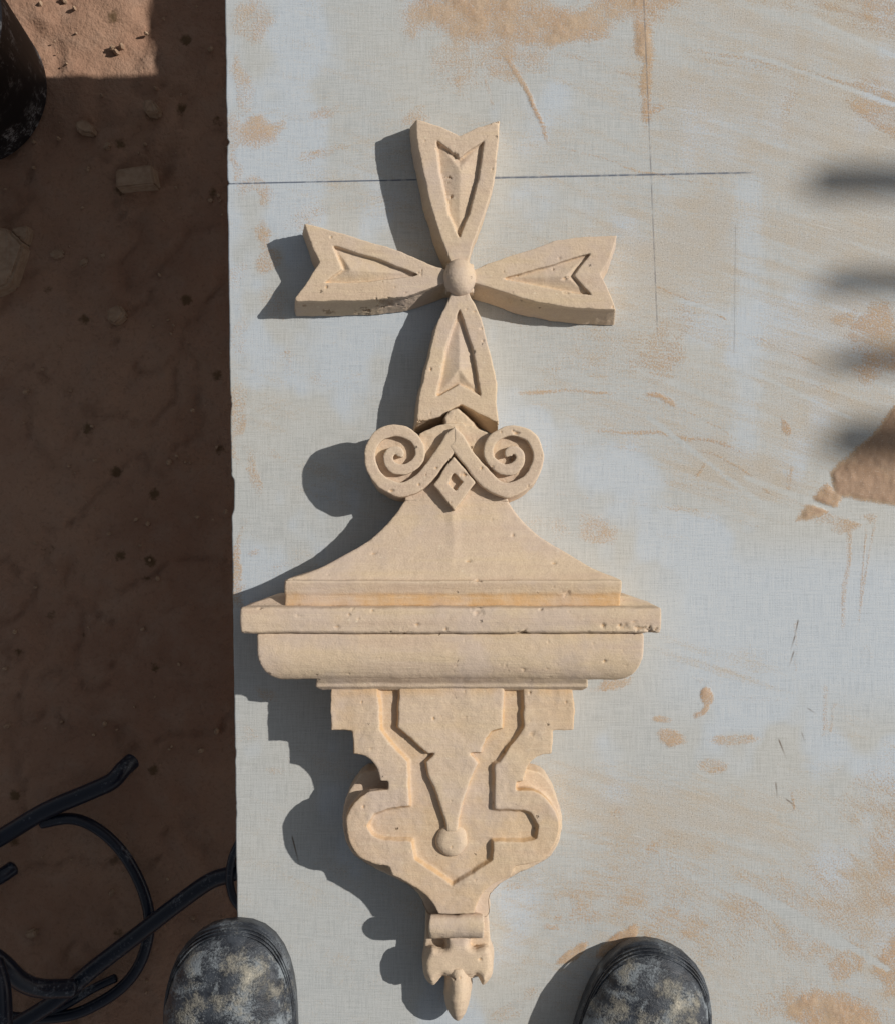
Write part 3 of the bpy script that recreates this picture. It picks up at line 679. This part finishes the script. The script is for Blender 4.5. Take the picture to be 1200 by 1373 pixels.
# --- swept roof block
rows = [(652, 556, 668, 64)]
curve = [(667, 545, 679), (671, 543, 681), (694, 527, 697), (720, 501, 724), (743, 465, 763), (764, 424, 797), (778, 381, 833)]
cl = catmull([(y, a, b) for y, a, b in curve], 8)
for y, a, b in cl:
    t = (y - 667) / 111; rows.append((y, a, b, 66 + 27 * t ** 1.9))
rows += [(778.6, 380.5, 833.5, 100), (781, 380.5, 833.5, 101), (796, 381, 833, 96.5), (798, 382.5, 831.5, 95), (813, 382.5, 831.5, 94)]
bm = bmesh.new(); loft_y(bm, rows)
def roof_post(co):
    x = co[:, 0] / S * 1.04 + CX; y = CY - co[:, 1] / S * 1.04
    k = np.clip(1 - np.abs(x - 606 + 3 * np.sin(y / 20)) / (6 + 8 * fbm(y / 15, y * 0, 3)), 0, 1) * sstep(765, 700, y) * (co[:, 2] > 0.03) * sstep(676, 690, y)
    co[:, 2] += (0.0007 * k).astype(np.float32)
    top = (co[:, 2] > 0.03) & (y < 776)
    co[:, 2] -= np.where(top, 0.0022 * np.clip(np.abs(x - 606) / 120, 0, 1.5) * sstep(776, 745, y), 0).astype(np.float32)
    return co
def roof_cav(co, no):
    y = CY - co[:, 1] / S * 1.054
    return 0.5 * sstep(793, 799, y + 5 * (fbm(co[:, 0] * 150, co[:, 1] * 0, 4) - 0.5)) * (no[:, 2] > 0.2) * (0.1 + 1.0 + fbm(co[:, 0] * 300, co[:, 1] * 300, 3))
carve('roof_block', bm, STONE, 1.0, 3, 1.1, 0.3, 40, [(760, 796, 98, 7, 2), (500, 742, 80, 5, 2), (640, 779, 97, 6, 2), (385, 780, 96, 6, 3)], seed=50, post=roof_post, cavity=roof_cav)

# --- cornice
bm = bmesh.new()
loft_y(bm, [(799, 368, 842, 72), (812, 332, 877, 90), (814.5, 324, 885, 119), (817, 322.5, 886.5, 123), (833, 322, 887, 124), (847, 323, 886, 122.5), (849.5, 326, 883, 118)])
carve('cornice_slab', bm, STONE, 1.0, 3, 1.2, 0.35, 45, [(872, 846, 118, 9, 6), (855, 843, 119, 7, 4), (835, 842, 119, 10, 3), (806, 838, 119, 8, 3), (640, 819, 119, 8, 2.5), (405, 826, 119, 8, 3), (470, 822, 119, 7, 2), (540, 846, 118, 7, 2), (700, 848, 118, 9, 3), (330, 845, 118, 5, 3), (845, 836, 119, 5, 3), (480, 830, 119, 4, 2)], seed=51)
bm = bmesh.new()
rows = [(849, 346, 862, 113), (852, 345, 863, 115)]
for a in np.linspace(0, math.pi / 2, 14):
    rows.append((872 + 39 * math.sin(a), 345 + 36 * (1 - math.cos(a)), 863 - 36 * (1 - math.cos(a)), 116 - 22 * (1 - math.cos(a))))
loft_y(bm, rows)
carve('ovolo_moulding', bm, STONE, 1.0, 3, 1.2, 0.32, 40, [(735, 897, 104, 7, 3), (700, 895, 105, 8, 2), (678, 892, 106, 7, 2), (530, 894, 106, 5, 2), (846, 858, 107, 6, 3), (610, 896, 105, 6, 2)], seed=52)
bm = bmesh.new()
loft_y(bm, [(905, 426, 786, 100), (909, 425, 787, 100), (916.5, 424, 788, 89), (918, 423.5, 788, 88.5), (921, 423.5, 788, 88), (922.5, 424, 787, 85), (926, 432, 780, 78)])
carve('fillet', bm, STONE, 0.9, 3, 0.9, 0.3, 10, seed=53)

# --- corbel
HK = 84; KX = 606.5
def seg_round(P, i0, i1, n=5):
    return P[:i0] + [tuple(q) for q in catmull(P[i0:i1 + 1], n)] + P[i1 + 1:]
left = [(445, 919), (443, 951), (444, 980), (473, 980), (474, 1011), (491, 1014), (503, 1023), (509, 1038), (510, 1047), (521, 1048), (521, 1060), (497, 1062), (480, 1073), (467, 1092), (464, 1108), (467, 1127), (476, 1145), (489, 1155), (523, 1163), (527, 1175), (547, 1185), (567, 1198), (579, 1212), (586, 1224), (588, 1228)]
left = seg_round(left, 19, 23); left = seg_round(left, 10, 18); left = seg_round(left, 4, 8)
right = [(2 * KX - x, y) for x, y in left[::-1]]
right = [(x + (0 if y < 1190 else 12 * (y - 1190) / 45), y) for x, y in right]
outline = left + right
rec = [(505, 919), (509, 978), (520, 994), (540, 1016), (546, 1023), (548, 1081), (520, 1085), (500, 1092), (492, 1108), (498, 1121), (515, 1128), (552, 1129), (556, 1154), (580, 1170), (606, 1191)]
recr = [(659, 1155), (661, 1130), (700, 1130), (718, 1126), (721, 1108), (712, 1090), (700, 1086), (664, 1084), (663, 1026), (671, 1022), (684, 1000), (703, 976), (701, 919)]
recess = rec + recr
bm = bmesh.new()
prism(bm, outline, HK - 1.2, HK - 16, 0.8, holes=[[(x, max(y, 921)) for x, y in recess]], hole_draft=7)
prism(bm, outline, HK - 9.5, 0.8, 2.5)
# rear of the block runs behind the lobes and the neck
prism(bm, [tuple(p) for p in catmull([(505, 1032), (606, 1028), (708, 1032), (738, 1052), (752, 1090), (750, 1128), (732, 1154), (690, 1174), (658, 1200), (650, 1232), (580, 1232), (562, 1200), (524, 1174), (481, 1154), (463, 1128), (461, 1090), (475, 1052)], 4, True)], 52, 0.8, 1)
def corb_post(co):
    # hand-cut faces: slightly tilted, the left lobe a little fuller
    y = CY - co[:, 1] / S * 1.045; x = co[:, 0] / S * 1.045 + CX
    t = co[:, 2] > 0.03
    co[:, 2] -= np.where(t, 0.0022 * sstep(1120, 1230, y) + 0.0012 * np.clip(np.abs(x - 606) / 140, 0, 1) ** 2, 0).astype(np.float32)
    return co
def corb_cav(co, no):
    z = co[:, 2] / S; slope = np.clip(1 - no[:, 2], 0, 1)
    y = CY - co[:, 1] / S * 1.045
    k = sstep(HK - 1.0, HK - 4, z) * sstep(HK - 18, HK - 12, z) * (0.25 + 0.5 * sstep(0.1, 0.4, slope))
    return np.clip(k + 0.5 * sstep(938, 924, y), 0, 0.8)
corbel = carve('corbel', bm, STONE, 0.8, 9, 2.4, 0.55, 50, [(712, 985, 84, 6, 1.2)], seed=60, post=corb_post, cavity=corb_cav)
shl = [(534, 919), (535, 976), (552, 990), (567, 1005), (574, 1010), (586, 1009), (572, 1022), (575, 1042), (586, 1066), (599, 1102), (600, 1114), (613, 1114), (614, 1100), (620, 1070), (632, 1042), (640, 1024), (628, 1009), (644, 1009), (650, 990), (658, 980), (673, 976), (675, 919)]
bm = bmesh.new(); prism(bm, shl, HK - 1, HK - 14, 4.0)
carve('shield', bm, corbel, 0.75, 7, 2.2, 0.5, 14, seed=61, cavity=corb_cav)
bm = bmesh.new(); bmesh.ops.create_icosphere(bm, subdivisions=4, radius=1)
c = W(606, 1127, HK - 9)
for v in bm.verts: v.co = Vector((c.x + v.co.x * 21 * S, c.y + v.co.y * 21 * S, c.z + max(-0.6, min(v.co.z, 0.82)) * 10 * S))
carve('ball', bm, corbel, 0.75, 3, 0.6, 0.3, 3, seed=62)

# --- pendant
HP = 58
bm = bmesh.new()
body = [(597, 1254), (597, 1270), (590, 1273), (578, 1270), (571, 1280), (567, 1297), (570, 1312), (580, 1322), (587, 1316), (594, 1310), (601, 1312), (630, 1313), (638, 1310), (643, 1316), (649, 1322), (659, 1310), (662, 1292), (659, 1276), (652, 1268), (636, 1272), (630, 1268), (630, 1254)]
body = [tuple(p) for p in catmull(body, 5, True)]
prism(bm, body, HP - 12, 0.8, 1.0); prism(bm, inset(body, 2.0), HP - 6, HP - 14, 2.0); prism(bm, inset(body, 5.0), HP - 1.5, HP - 7, 3.2); prism(bm, inset(body, 8.0), HP, HP - 3, 3.0)
prism(bm, [(572, 1225), (655, 1225), (658, 1300), (640, 1306), (592, 1306), (569, 1300)], HP - 22, 0.8, 1)
pend = carve('pendant', bm, STONE, 0.75, 9, 2.2, 0.3, 14, [(643, 1288, HP, 4, 2)], seed=70)
bm = bmesh.new()
N = 14
ra = []
for i in range(N + 1):
    t = math.pi * i / N
    ra.append((1242 - 16.5 * math.cos(t), HP + 8 + 15 * math.sin(t)))
ringL = [bm.verts.new(W(574.5 + 3 * abs(y - 1242) / 16, y, h)) for y, h in ra] + [bm.verts.new(W(576, 1258.5, 4)), bm.verts.new(W(576, 1225.5, 4))]
ringR = [bm.verts.new(W(650.5 - 3 * abs(y - 1242) / 16, y, h)) for y, h in ra] + [bm.verts.new(W(649, 1258.5, 4)), bm.verts.new(W(649, 1225.5, 4))]
n = len(ringL)
for i in range(n): bm.faces.new((ringL[i], ringL[(i + 1) % n], ringR[(i + 1) % n], ringR[i]))
bm.faces.new(ringL[::-1]); bm.faces.new(ringR)
carve('roll', bm, pend, 0.75, 14, 2.2, 0.4, 6, seed=71)
bm = bmesh.new()
secs = [(1290, 16, 32), (1305, 17.5, 35), (1318, 18.2, 35), (1333, 18, 33), (1346, 15.5, 28), (1357, 11.5, 21), (1365, 6.5, 12), (1369, 2, 4)]
rings = []
for y, hw, hh in secs:
    c = W(614, y, 28); rings.append([bm.verts.new((c.x + hw * S * math.cos(a), c.y, c.z + (hh if math.sin(a) > 0 else 27 * hw / 17) * S * math.sin(a))) for a in np.linspace(0, 2 * math.pi, 24, endpoint=False)])
for p, q in zip(rings, rings[1:]):
    for k in range(24): bm.faces.new((p[k], p[(k + 1) % 24], q[(k + 1) % 24], q[k]))
bm.faces.new(rings[0][::-1]); bm.faces.new(rings[-1])
carve('tip', bm, pend, 0.75, 4, 1.4, 0.3, 6, [(612, 1312, 58, 4, 3)], seed=72)

# ------------------------------------------------------------------ boots
def make_boot(name, label, toe, heading, mirror=1):
    root = empty(name, (0, 0, 0)); tag(root, label, 'boot', 'work boots standing on the board')
    LT = 0.305                      # toe at local y = LT, heel at 0
    def wf(y):
        base = 0.0535 if y > 0.2 else 0.0535 - 0.012 * math.sin(min(1, max(0, (0.2 - y) / 0.14)) * math.pi / 2) ** 2
        if y > 0.225: base *= max(0, 1 - ((y - 0.225) / 0.080) ** 2.35) ** (1 / 2.35)
        if y < 0.04: base *= max(0, 1 - ((0.04 - y) / 0.04) ** 2.4) ** (1 / 2.4)
        return base
    def hf(y):
        h = 0.031 + 0.060 * max(0, min(1, (0.205 - y) / 0.11)) ** 1.5
        if y > 0.225: h *= max(0, 1 - ((y - 0.225) / 0.080) ** 2.5) ** (1 / 2.5)
        if y < 0.04: h *= max(0, 1 - ((0.04 - y) / 0.04) ** 2.4) ** (1 / 2.4)
        return h
    cx = lambda y: mirror * 0.006 * math.sin(max(0, min(1, (y - 0.1) / 0.2)) * math.pi)
    Z0 = 0.023
    def surf(x, y):
        ww = wf(y); h = hf(y)
        if ww < 1e-5: return Z0
        r = min(1, abs(x - cx(y)) / ww); return Z0 + h * max(0, 1 - r ** 2.15) ** (1 / 2.15)
    # upper
    bm = bmesh.new(); rings = []
    ys = [LT - 0.305 * (1 - math.cos(t)) / 2 for t in np.linspace(0.02, math.pi - 0.02, 60)]
    for y in ys:
        ww, h = wf(y) * 0.985, hf(y); ring = []
        for a in np.linspace(0, math.pi, 29):
            c, s = math.cos(a), math.sin(a)
            ring.append(bm.verts.new((cx(y) + ww * math.copysign(abs(c) ** (2 / 2.15), c), y, Z0 - 0.004 + (h + 0.004) * abs(s) ** (2 / 2.15))))
        rings.append(ring)
    for p, q in zip(rings, rings[1:]):
        for k in range(28): bm.faces.new((p[k], p[k + 1], q[k + 1], q[k]))
        bm.faces.new((p[28], p[0], q[0], q[28]))
    bm.faces.new(rings[0]); bm.faces.new(rings[-1][::-1])
    up = link('upper', to_mesh(bm, 'upper'), M_RAND, root)
    # vamp panel sewn over the rand
    bm = bmesh.new(); NA, NR = 72, 22; rr = []
    cy0, sc = 0.165, 0.93
    outl = []
    for i in range(NA):
        a = 2 * math.pi * i / NA; dx, dy = math.cos(a), math.sin(a)
        lo, hi = 0, 0.3
        for _ in range(30):
            mid = (lo + hi) / 2; x, y = dx * mid, cy0 + dy * mid
            if 0.03 < y < LT and abs(x) < wf(y): lo = mid
            else: hi = mid
        outl.append((dx * lo, dy * lo))
    for j in range(NR + 1):
        t = j / NR; ring = []
        for (ox, oy) in outl:
            x = ox * t * sc * (1.12 if abs(oy) < 0.09 else 1.06) ; y = cy0 + oy * t * sc
            x = max(-0.97 * wf(y), min(0.97 * wf(y), x)) + cx(y)
            e = 0.0026 if t < 0.955 else 0.0026 - 0.0040 * (t - 0.955) / 0.045
            ring.append(bm.verts.new((x, y, surf(x, y) + e)))
            if j == 0: break
        rr.append(ring)
    for i in range(NA): bm.faces.new((rr[0][0], rr[1][i], rr[1][(i + 1) % NA]))
    for p, q in zip(rr[1:], rr[2:]):
        for i in range(NA): bm.faces.new((p[i], q[i], q[(i + 1) % NA], p[(i + 1) % NA]))
    link('vamp', to_mesh(bm, 'vamp'), M_BOOT, root)
    # ridges of the rubber toe rand
    for t in (0.965, 0.98, 0.992):
        bm = bmesh.new(); pts = []
        for i in range(NA):
            ox, oy = outl[i]
            if oy > 0.02:
                x, y = ox * t, cy0 + oy * t; pts.append((x + cx(y), y, surf(x + cx(y), y) + 0.0002))
        tube_bm(bm, pts, 0.0007, 6, 2); link('rand_ridge', to_mesh(bm, 'rand_ridge'), M_RAND, root)
    # sole
    bm = bmesh.new(); lo = []; hi = []
    prof = [(0.0, 0.955), (0.004, 1.0), (0.014, 1.005), (0.021, 1.012), (0.024, 1.008), (0.026, 0.97)]
    rings = []
    ol = []
    for i in range(90):
        a = 2 * math.pi * i / 90; dx, dy = math.cos(a), math.sin(a); l, h = 0, 0.3
        for _ in range(30):
            mid = (l + h) / 2; x, y = dx * mid, 0.15 + dy * mid
            if 0 < y < LT and abs(x) < wf(y): l = mid
            else: h = mid
        ol.append((dx * l, dy * l))
    for z, k in prof:
        rings.append([bm.verts.new((x * k + cx(0.15 + y), 0.15 + y * k, z)) for x, y in ol])
    for p, q in zip(rings, rings[1:]):
        for i in range(90): bm.faces.new((p[i], p[(i + 1) % 90], q[(i + 1) % 90], q[i]))
    bm.faces.new(rings[0][::-1]); bm.faces.new(rings[-1])
    link('sole', to_mesh(bm, 'sole'), M_RAND, root)
    # ankle shaft
    bm = bmesh.new(); rings = []
    for z, y0, y1, hw in ((0.06, 0.004, 0.150, 0.040), (0.10, 0.004, 0.135, 0.040), (0.14, 0.006, 0.118, 0.042), (0.19, 0.004, 0.112, 0.046), (0.193, 0.008, 0.108, 0.042), (0.15, 0.012, 0.108, 0.038)):
        rings.append([bm.verts.new((hw * math.cos(a), (y0 + y1) / 2 + (y1 - y0) / 2 * math.sin(a), z)) for a in np.linspace(0, 2 * math.pi, 32, endpoint=False)])
    for p, q in zip(rings, rings[1:]):
        for i in range(32): bm.faces.new((p[i], p[(i + 1) % 32], q[(i + 1) % 32], q[i]))
    bm.faces.new(rings[-1])
    link('shaft', to_mesh(bm, 'shaft'), M_BOOT, root)
    for k in range(4):
        y = 0.20 - 0.022 * k; bm = bmesh.new()
        tube_bm(bm, [(x, y + 0.004 * math.sin(x * 120), surf(x, y) + 0.004) for x in np.linspace(-0.026, 0.026, 7)], 0.0022, 8, 3)
        if y < 0.19: link('lace', to_mesh(bm, 'lace'), M_RAND, root)
        else: bm.free()
    p = Wz(toe[0], toe[1], 0.03); hd = math.radians(heading)
    d = Vector((math.sin(hd), math.cos(hd), 0))
    root.location = Vector((p.x, p.y, 0.0)) - d * (LT + 0.001); root.rotation_euler = (0, 0, -hd)
    root.location.z = 0.0003
    return root
make_boot('work_boot', 'scuffed black work boot overhanging the board edge beside the dark ground', (307, 1241), -4, -1)
make_boot('work_boot', 'scuffed black work boot standing wholly on the dusty board', (897, 1273), 20, 1)

# ------------------------------------------------------------------ ground things
def FZ(x, y, z=0.0): return Wz(x, y, FLOOR + z)

def make_bucket():
    root = empty('rubber_bucket', FZ(-42, 118)); tag(root, 'black dusty builder bucket standing on the sunlit ground', 'bucket')
    bm = bmesh.new(); prof = [(0.0, 0.004), (0.080, 0.004), (0.086, 0.0), (0.090, 0.006), (0.1065, 0.235), (0.111, 0.236), (0.113, 0.244), (0.111, 0.250), (0.104, 0.250), (0.101, 0.24), (0.086, 0.012), (0.0, 0.012)]
    rings = []
    for r, z in prof:
        rings.append([bm.verts.new((max(r, 1e-4) * math.cos(a), max(r, 1e-4) * math.sin(a), z)) for a in np.linspace(0, 2 * math.pi, 64, endpoint=False)])
    for p, q in zip(rings, rings[1:]):
        for i in range(64): bm.faces.new((p[i], p[(i + 1) % 64], q[(i + 1) % 64], q[i]))
    link('body', to_mesh(bm, 'body'), M_RUBBER, root)
    bm = bmesh.new(); tube_bm(bm, [(-0.05 - 0.075 * math.sin(a), 0.112 * math.cos(a), 0.246 - 0.035 * math.sin(a)) for a in np.linspace(0, math.pi, 12)], 0.003, 8, 3)
    link('handle', to_mesh(bm, 'handle'), M_TUBE, root)
    root.location.z = FLOOR - 0.006
make_bucket()

def make_frame():
    root = empty('tubular_metal_frame', FZ(100, 1250)); root.location = (0, 0, 0)
    tag(root, 'tangled black tubular steel frame lying on the brown ground beside the board', 'metal frame')
    def T(pts, dia, lbl=None):
        bm = bmesh.new(); P = [FZ(x, y, z) for x, y, z in pts]; r = dia / 2
        tube_bm(bm, P, r, 16, 8); return link('tube', to_mesh(bm, 'tube'), M_TUBE, root)
    k = S * (F - FLOOR / S) / F
    T([(-60, 1158, .035), (0, 1124, .03), (60, 1088, .03), (120, 1062, .03), (150, 1048, .028), (165, 1032, .02), (177, 1021, .008)], 23 * k)
    T([(55, 1104, .025), (95, 1098, .018), (128, 1110, .012), (160, 1138, .010), (185, 1178, .009), (199, 1220, .009), (199, 1255, .009), (188, 1292, .009), (166, 1322, .009), (132, 1346, .009), (92, 1362, .009), (30, 1366, .009), (-30, 1358, .009)], 15.5 * k)
    T([(330, 1163, .05), (308, 1173, .045), (280, 1183, .04), (235, 1215, .038), (190, 1250, .036), (125, 1300, .032), (75, 1342, .03), (20, 1376, .03), (-30, 1400, .03)], 22 * k)
    T([(322, 1128, .065), (312, 1150, .06), (308, 1178, .055), (313, 1204, .05), (324, 1220, .045)], 11 * k)
    T([(-40, 1262, .10), (0, 1290, .09), (28, 1316, .075), (55, 1326, .06), (98, 1326, .045)], 25 * k)
    T([(-30, 1192, .03), (0, 1176, .028), (18, 1164, .02)], 20 * k)
    T([(-8, 1290, .12), (2, 1330, .13), (4, 1400, .14)], 24 * k)
    T([(155, 1312, .008), (125, 1326, .008), (85, 1350, .008), (40, 1372, .009)], 12 * k)
make_frame()

rnd = random.Random(5)
def shard(outline_px, h, name, label, seed, bev=0.002, tilt=0.0):
    """an angular stone offcut from its plan outline on the ground"""
    cxp = sum(p[0] for p in outline_px) / len(outline_px); cyp = sum(p[1] for p in outline_px) / len(outline_px)
    c = FZ(cxp, cyp, h); r = random.Random(seed)
    bm = bmesh.new(); top = []; bot = []
    for x, y in outline_px:
        p = FZ(x, y, h)
        top.append(bm.verts.new((p.x - c.x, p.y - c.y, h * r.uniform(0.82, 1.05))))
        bot.append(bm.verts.new(((p.x - c.x) * 1.06 + r.uniform(-.001, .001), (p.y - c.y) * 1.06, -0.012)))
    n = len(top)
    bm.faces.new(top); bm.faces.new(bot[::-1])
    for i in range(n): bm.faces.new((top[i], top[(i + 1) % n], bot[(i + 1) % n], bot[i]))
    bmesh.ops.recalc_face_normals(bm, faces=bm.faces)
    bmesh.ops.triangulate(bm, faces=[f for f in bm.faces if len(f.verts) > 4])
    bmesh.ops.bevel(bm, geom=bm.edges[:], offset=bev, segments=2, affect='EDGES', clamp_overlap=True)
    o = link(name, to_mesh(bm, name, False), M_OFFCUT); o.location = (c.x, c.y, FLOOR - 0.012)
    tag(o, label, 'stone offcut', 'stone offcuts strewn on the ground')
    return o
shard([(150, 222), (200, 216), (204, 242), (152, 248)], 0.030, 'stone_offcut', 'brick-shaped stone offcut lying flat on the shaded ground', 1)
shard([(-40, 296), (4, 302), (27, 325), (8, 378), (-40, 400)], 0.035, 'stone_offcut', 'large pale broken slab of stone with a chipped corner on the ground', 2, 0.003)
shard([(8, 302), (32, 298), (33, 312), (27, 324), (16, 316)], 0.028, 'stone_offcut', 'wedge-shaped stone chip touching the large broken slab', 3)
shard([(139, 412), (155, 405), (164, 420), (150, 432), (141, 428)], 0.026, 'stone_offcut', 'small cube-like stone lump alone on dark ground', 4)
shard([(188, 130), (200, 127), (210, 140), (205, 147), (190, 145)], 0.022, 'stone_offcut', 'small stone lump on the corner of the sunlit patch', 5)
shard([(96, 160), (108, 154), (121, 164), (119, 174), (100, 172)], 0.016, 'stone_offcut', 'flat stone flake at the shady rim of the sunlit patch', 6)
shard([(62, 333), (76, 329), (82, 337), (74, 343), (63, 342)], 0.014, 'stone_offcut', 'small flat chip between the broken slab and the cube-like lump', 7)
shard([(101, 347), (111, 341), (114, 350), (104, 356)], 0.012, 'stone_offcut', 'tiny rounded chip beside the small flat chip', 8)
shard([(128, 337), (137, 333), (140, 342), (131, 344)], 0.010, 'stone_offcut', 'tiny angular chip between the brick-shaped offcut and cube-like lump', 9)
shard([(134, 189), (142, 184), (144, 192), (136, 197)], 0.010, 'stone_offcut', 'tiny pale chip between the sunlit patch and brick-shaped offcut', 10)
shard([(142, 54), (148, 52), (151, 59), (144, 62)], 0.010, 'stone_offcut', 'tiny pale chip lying in full sun beside the bucket', 11)
shard([(28, 1256), (42, 1252), (44, 1262), (32, 1266)], 0.010, 'stone_offcut', 'small pale chip lying between the steel tubes', 12)

def make_grit():
    bm = bmesh.new(); r = random.Random(9)
    for _ in range(150):
        x, y = r.uniform(-20, 330), r.uniform(-20, 1390); s = r.choice([1, 1, 1.4, 2]) * r.uniform(0.7, 1.6) * 1e-3
        p = FZ(x, y); m = Matrix.Translation((p.x, p.y, FLOOR - 0.009)) @ Matrix.Rotation(r.uniform(0, 6), 4, 'Z') @ Matrix.Diagonal((s * 1.4, s, s * 3, 1))
        bmesh.ops.create_icosphere(bm, subdivisions=1, radius=1, matrix=m)
    o = link('grit', to_mesh(bm, 'grit', False), M_OFFCUT); o['kind'] = 'stuff'; tag(o, 'fine pale stone grit scattered over the brown ground', 'grit')
make_grit()

# out-of-view slatted rack, added to stand in for an unknown caster: its lath ends throw the soft bars of shade on the board
def make_shade_rack():
    t = 2.0 / 1.0
    root = empty('added_shade_rack'); tag(root, 'unseen slatted timber rack added to cast the bars of shade on the board', 'rack')
    off = sun_dir * 2.7
    zs = []
    for (xp, yp, th) in ((1100, 242, 39), (1114, 377, 23), (1122, 482, 20), (1124, 590, 48)):
        p = W(xp, yp) + off
        l = link('slat', box_me('slat', 0.55, th * S, 0.02, 0.001), M_TIMBER, root); l.location = (p.x + 0.275, p.y, p.z); zs.append(p)
    x = zs[0].x + 0.42; y0 = min(p.y for p in zs); y1 = max(p.y for p in zs); z = zs[0].z
    rail = link('rail', box_me('rail', 0.04, y1 - y0 + 0.12, 0.04), M_TIMBER, root); rail.location = (x, (y0 + y1) / 2, z - 0.0305)
    for yy in (y0 - 0.03, y1 + 0.03):
        p = link('post', box_me('post', 0.05, 0.05, z - 0.05 - FLOOR), M_TIMBER, root); p.location = (x, yy, (z - 0.052 + FLOOR) / 2)
make_shade_rack()
